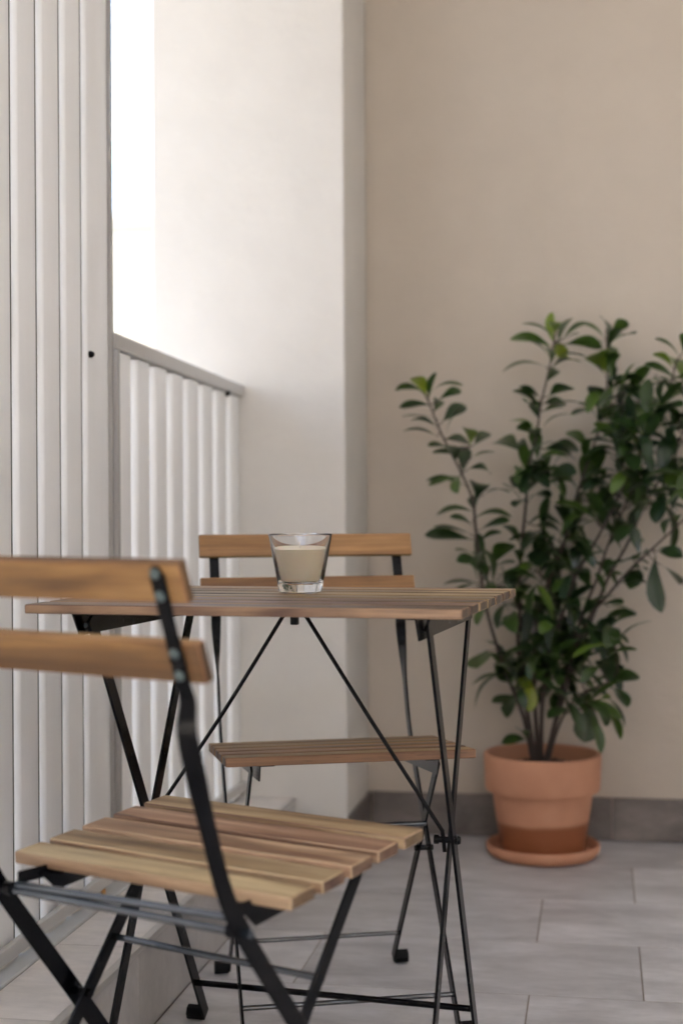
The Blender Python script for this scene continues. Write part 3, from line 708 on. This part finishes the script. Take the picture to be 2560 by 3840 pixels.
CLUSTERS=[
('C',0.013,3.55,1.048,0.06,3.6,1.052),
('D',0.063,3.47,0.888,0.042,3.429,0.911),
('D',0.098,3.464,0.958,0.049,3.397,0.987),
('H',0.119,3.52,0.852,0.118,3.56,0.871),
('D',0.13,3.46,1.023,0.121,3.463,1.044),
('H',0.187,3.52,0.982,0.164,3.467,0.996),
('D',0.123,3.46,1.007,0.105,3.456,1.026),
('D',0.081,3.468,0.925,0.058,3.433,0.96),
('D',0.098,3.464,0.958,0.098,3.405,0.962),
('C',-0.039,3.536,0.892,-0.002,3.535,0.9),
('H',0.155,3.52,0.917,0.181,3.512,0.927),
('D',0.107,3.462,0.974,0.099,3.377,0.986),
('H',0.179,3.52,0.966,0.157,3.579,1.001),
('D',0.123,3.46,1.007,0.114,3.4,1.013),
('D',0.081,3.468,0.925,0.072,3.411,0.951),
('D',0.072,3.47,0.908,0.074,3.444,0.917),
('C',0.004,3.548,1.024,0.029,3.463,1.021),
('D',0.072,3.47,0.908,0.037,3.496,0.947),
('D',0.107,3.462,0.974,0.068,3.421,1.002),
('H',0.179,3.52,0.966,0.162,3.447,0.99),
('H',0.11,3.52,0.835,0.101,3.528,0.848),
('H',0.147,3.52,0.901,0.157,3.436,0.901),
('D',0.09,3.466,0.941,0.064,3.515,0.969),
('H',0.11,3.52,0.835,0.099,3.455,0.852),
('D',0.081,3.468,0.925,0.046,3.513,0.959),
('D',0.09,3.466,0.941,0.048,3.408,0.967),
('G',0.018,3.42,0.424,0.002,3.381,0.462),
('D',-0.116,3.48,0.481,-0.107,3.519,0.499),
('D',-0.119,3.48,0.457,-0.133,3.419,0.485),
('D',-0.119,3.48,0.457,-0.106,3.505,0.479),
('C',-0.153,3.5,0.429,-0.141,3.541,0.433),
('H',-0.046,3.488,0.486,-0.028,3.469,0.51),
('D',-0.109,3.48,0.503,-0.103,3.51,0.519),
('C',-0.146,3.506,0.541,-0.154,3.507,0.559),
('C',-0.151,3.502,0.5,-0.143,3.527,0.516),
('D',-0.101,3.48,0.525,-0.106,3.398,0.557),
('H',-0.067,3.486,0.428,-0.049,3.48,0.447),
('D',-0.087,3.48,0.569,-0.093,3.494,0.575),
('B',-0.187,3.499,0.467,-0.178,3.447,0.494),
('H',-0.025,3.49,0.543,0.029,3.452,0.541),
('D',-0.094,3.48,0.547,-0.09,3.537,0.549),
('D',-0.123,3.48,0.432,-0.108,3.518,0.453),
('D',-0.094,3.48,0.547,-0.104,3.527,0.573),
('H',-0.035,3.489,0.514,0.001,3.549,0.521),
('D',-0.119,3.48,0.457,-0.099,3.457,0.468),
('G',-0.032,3.43,0.399,-0.043,3.436,0.431),
('G',0.041,3.42,0.444,0.034,3.348,0.519),
('E',-0.06,3.502,0.499,-0.061,3.436,0.529),
('H',-0.035,3.489,0.514,-0.023,3.528,0.529),
('E',-0.044,3.508,0.555,-0.037,3.435,0.572),
('H',-0.046,3.488,0.486,-0.002,3.477,0.486),
('E',-0.06,3.502,0.499,-0.071,3.456,0.52),
('C',-0.045,3.534,0.875,-0.004,3.574,0.881),
('H',0.11,3.52,0.835,0.148,3.566,0.834),
('H',0.101,3.52,0.819,0.12,3.571,0.831),
('E',0.066,3.52,0.84,0.058,3.523,0.847),
('D',0.045,3.47,0.848,0.032,3.47,0.87),
('E',0.049,3.52,0.799,0.041,3.531,0.827),
('E',0.074,3.52,0.858,0.084,3.571,0.867),
('D',0.008,3.474,0.775,-0.012,3.485,0.804),
('H',0.08,3.514,0.77,0.087,3.473,0.79),
('D',0.045,3.47,0.848,0.028,3.513,0.88),
('E',0.057,3.52,0.819,0.08,3.543,0.837),
('C',-0.056,3.53,0.841,-0.036,3.562,0.858),
('C',-0.056,3.53,0.841,-0.018,3.573,0.843),
('D',0.008,3.474,0.775,-0.006,3.483,0.805),
('B',-0.164,3.5,0.901,-0.111,3.542,0.915),
('B',-0.162,3.5,0.922,-0.163,3.443,0.933),
('B',-0.164,3.5,0.901,-0.154,3.491,0.908),
('B',-0.162,3.5,0.922,-0.14,3.53,0.94),
('B',-0.166,3.5,0.88,-0.14,3.457,0.885),
('B',-0.164,3.5,0.901,-0.145,3.448,0.923),
('C',-0.079,3.522,0.754,-0.059,3.516,0.762),
('C',-0.079,3.522,0.754,-0.065,3.49,0.768),
('C',-0.091,3.52,0.719,-0.13,3.499,0.757),
('C',-0.085,3.52,0.733,-0.053,3.482,0.745),
('C',-0.079,3.522,0.754,-0.071,3.528,0.759),
('C',-0.085,3.52,0.733,-0.092,3.44,0.749),
('H',0.147,3.52,0.901,0.175,3.523,0.909),
('H',0.163,3.52,0.933,0.207,3.433,0.918),
('H',0.129,3.52,0.868,0.153,3.461,0.864),
('F',0.178,3.43,0.783,0.155,3.437,0.83),
('F',0.231,3.424,0.838,0.191,3.36,0.893),
('H',0.163,3.52,0.933,0.142,3.45,0.951),
('H',0.211,3.52,1.031,0.21,3.485,1.04),
('H',0.163,3.52,0.933,0.143,3.462,0.953),
('H',0.155,3.52,0.917,0.161,3.486,0.928),
('H',0.155,3.52,0.917,0.186,3.475,0.92),
('H',0.195,3.52,0.998,0.171,3.439,1.014),
('H',0.187,3.52,0.982,0.21,3.548,0.984),
('C',0.018,3.556,1.108,0.04,3.501,1.115),
('C',0.004,3.548,1.024,0.03,3.526,1.027),
('C',0.004,3.548,1.024,0.055,3.561,1.03),
('C',0.014,3.552,1.068,0.05,3.488,1.081),
('C',0.016,3.554,1.088,0.031,3.535,1.1),
('C',0.014,3.552,1.068,0.077,3.6,1.086),
('C',0.014,3.552,1.068,0.068,3.573,1.079),
('C',0.016,3.554,1.088,0.066,3.551,1.098),
('D',-0.087,3.48,0.569,-0.095,3.508,0.573),
('C',-0.146,3.506,0.541,-0.143,3.537,0.545),
('B',-0.187,3.5,0.583,-0.196,3.457,0.612),
('B',-0.187,3.5,0.583,-0.204,3.481,0.602),
('C',-0.146,3.506,0.541,-0.137,3.523,0.547),
('B',-0.188,3.5,0.546,-0.203,3.461,0.567),
('B',-0.181,3.497,0.421,-0.176,3.453,0.452),
('A',-0.194,3.48,0.371,-0.191,3.514,0.383),
('A',-0.211,3.48,0.416,-0.227,3.533,0.431),
('A',-0.211,3.48,0.416,-0.226,3.501,0.437),
('F',0.259,3.42,0.868,0.269,3.39,0.968),
('H',0.195,3.52,0.998,0.194,3.44,1.01),
('H',0.203,3.52,1.014,0.238,3.514,1.009),
('H',0.227,3.52,1.063,0.212,3.535,1.097),
('H',0.227,3.52,1.063,0.215,3.502,1.092),
('F',0.245,3.422,0.853,0.22,3.382,0.875),
('H',0.227,3.52,1.063,0.29,3.542,1.038),
('H',0.219,3.52,1.047,0.198,3.443,1.07),
('C',-0.152,3.5,0.405,-0.15,3.511,0.421),
('D',-0.127,3.48,0.407,-0.109,3.437,0.429),
('D',-0.127,3.48,0.407,-0.116,3.53,0.406),
('B',-0.187,3.499,0.467,-0.175,3.505,0.478),
('E',-0.082,3.5,0.412,-0.089,3.411,0.428),
('D',-0.119,3.48,0.457,-0.119,3.404,0.49),
('D',-0.116,3.48,0.481,-0.131,3.51,0.496),
('B',-0.175,3.495,0.376,-0.164,3.492,0.385),
('A',-0.203,3.48,0.394,-0.191,3.489,0.403),
('E',-0.088,3.5,0.389,-0.095,3.53,0.398),
('D',-0.119,3.48,0.457,-0.104,3.479,0.475),
('D',-0.13,3.48,0.383,-0.113,3.506,0.404),
('A',-0.203,3.48,0.394,-0.184,3.397,0.412),
('D',-0.119,3.48,0.457,-0.106,3.528,0.47),
('D',-0.123,3.48,0.432,-0.107,3.517,0.437),
('E',-0.077,3.5,0.435,-0.085,3.5,0.454),
('C',-0.113,3.52,0.662,-0.087,3.494,0.677),
('C',-0.102,3.52,0.691,-0.104,3.568,0.71),
('C',-0.119,3.518,0.646,-0.138,3.473,0.674),
('C',-0.135,3.512,0.599,-0.111,3.563,0.606),
('D',-0.056,3.48,0.66,-0.058,3.47,0.671),
('B',-0.185,3.5,0.678,-0.153,3.559,0.687),
('C',-0.124,3.516,0.63,-0.136,3.429,0.654),
('C',-0.119,3.518,0.646,-0.151,3.531,0.679),
('C',-0.124,3.516,0.63,-0.118,3.567,0.647),
('D',-0.041,3.48,0.686,-0.038,3.539,0.695),
('D',-0.056,3.48,0.66,-0.066,3.391,0.678),
('D',-0.061,3.48,0.646,-0.055,3.502,0.662),
('G',-0.048,3.438,0.382,0.003,3.38,0.357),
('G',-0.078,3.452,0.344,-0.066,3.37,0.366),
('G',-0.032,3.43,0.399,-0.026,3.465,0.398),
('G',-0.072,3.45,0.358,-0.076,3.363,0.388),
('G',-0.048,3.438,0.382,-0.027,3.383,0.382),
('G',-0.064,3.446,0.366,-0.036,3.376,0.364),
('A',-0.273,3.462,0.656,-0.252,3.483,0.683),
('A',-0.273,3.462,0.656,-0.257,3.482,0.669),
('A',-0.27,3.464,0.633,-0.243,3.426,0.651),
('A',-0.262,3.468,0.586,-0.245,3.383,0.614),
('A',-0.27,3.464,0.633,-0.291,3.502,0.647)]

sh = empty('potted_shrub', (PX, PY, .20)); tag(sh, 'glossy dark green leafy shrub with several thin stems growing in the terracotta pot', 'plant')
rg = random.Random(5)
data = {}
for k, (pts, lv) in STEMS.items():
    path = catmull(pts, 5); n = len(path)
    bm = bmesh.new(); r0_, r1_ = (.0056, .0019) if k not in 'G' else (.004, .0018)
    tube(bm, path, [r1_+(r0_-r1_)*(i/(n-1))**1.3 for i in range(n)], 8)
    lb = bmesh.new(); tl = lb.loops.layers.float_color.new('tone')
    data[k] = (bm, lb, tl)
    for l in lv:
        a, b, c, wd, tone = Vector(l[0:3]), Vector(l[3:6]), Vector(l[6:9]), l[9], l[10]
        if (b-a).length > .004: tube(bm, [a, (a+b)/2+Vector((0, 0, -.002)), b], .0013, 5)
        leaf(lb, tl, b, c, wd*1.15, tone, rg.uniform(-.8, .8), rg.uniform(.03, .16))
for k, x0, y0, z0, x1, y1, z1 in CLUSTERS:
    bm, lb, tl = data[k]; a = Vector((x0, y0, z0)); b = Vector((x1, y1, z1))
    d = (b-a)
    if d.length < .01: d = Vector((rg.uniform(-1, 1), rg.uniform(-1, 1), .6)).normalized()*.03; b = a+d
    if d.length > .14: b = a+d*(.14/d.length); d = b-a
    tube(bm, [a, (a+b)/2+Vector((0, 0, -.006)), b], [.0022, .0017, .0013], 6)
    dn = d.normalized(); n = rg.randint(2, 4); a0 = rg.uniform(0, 6.28)
    e1 = dn.cross(Vector((.3, .2, 1))).normalized(); e2 = dn.cross(e1)
    for i in range(n):
        an = a0+i*2.4; L = rg.uniform(.065, .115)
        dr = (e1*math.cos(an)+e2*math.sin(an))*rg.uniform(.7, 1.1)+dn*rg.uniform(.1, .8)+Vector((0, -.15, rg.uniform(-.25, .5)))
        dr.normalize(); st = b-dn*rg.uniform(0, .02); tp = st+dr*L
        if tp.y > YB-.02: tp.y = YB-.02-rg.uniform(0, .02)
        leaf(lb, tl, st, tp, rg.uniform(.65, 1.1), max(0, rg.gauss(.14, .15)), rg.uniform(-.6, .6), rg.uniform(.05, .26))
for k, (pts, lv) in STEMS.items():
    if k == 'G': continue
    bm, lb, tl = data[k]; path = catmull(pts, 8); tot = 0; nxt = .02; a = rg.uniform(0, 6.28)
    top_z = pts[0][2]; span = top_z-.24
    for i in range(1, len(path)):
        tot += (path[i]-path[i-1]).length
        if tot < nxt: continue
        hgt = (path[i].z-.24)/span
        if hgt < (.34 if k in 'AB' else .5): break
        nxt = tot+rg.uniform(.020, .036); a += 2.4+rg.uniform(-.4, .4)
        T = (path[i-1]-path[i]).normalized(); e1 = T.cross(Vector((0, 1, .1))).normalized(); e2 = T.cross(e1)
        dr = (e1*math.cos(a)+e2*math.sin(a)*.8+T*rg.uniform(.25, .8)+Vector((0, 0, rg.uniform(-.15, .2)))).normalized()
        st = path[i]+dr*.006; L = rg.uniform(.055, .095)*(.75+.25*min(1, tot/.1)); tp = st+dr*L
        if tp.y > YB-.02: tp.y = YB-.03
        tube(bm, [path[i], st], .0012, 5)
        leaf(lb, tl, st, tp, rg.uniform(.7, 1.05), max(0, rg.gauss(.14, .10))+(.35 if tot < .05 else 0), rg.uniform(-.7, .7), rg.uniform(.04, .16))
for k, (bm, lb, tl) in data.items():
    s_ = pobj('stem', bm, BARK.m, sh, smooth=60)
    obj('foliage', lb, LEAF.m, s_, smooth=60)
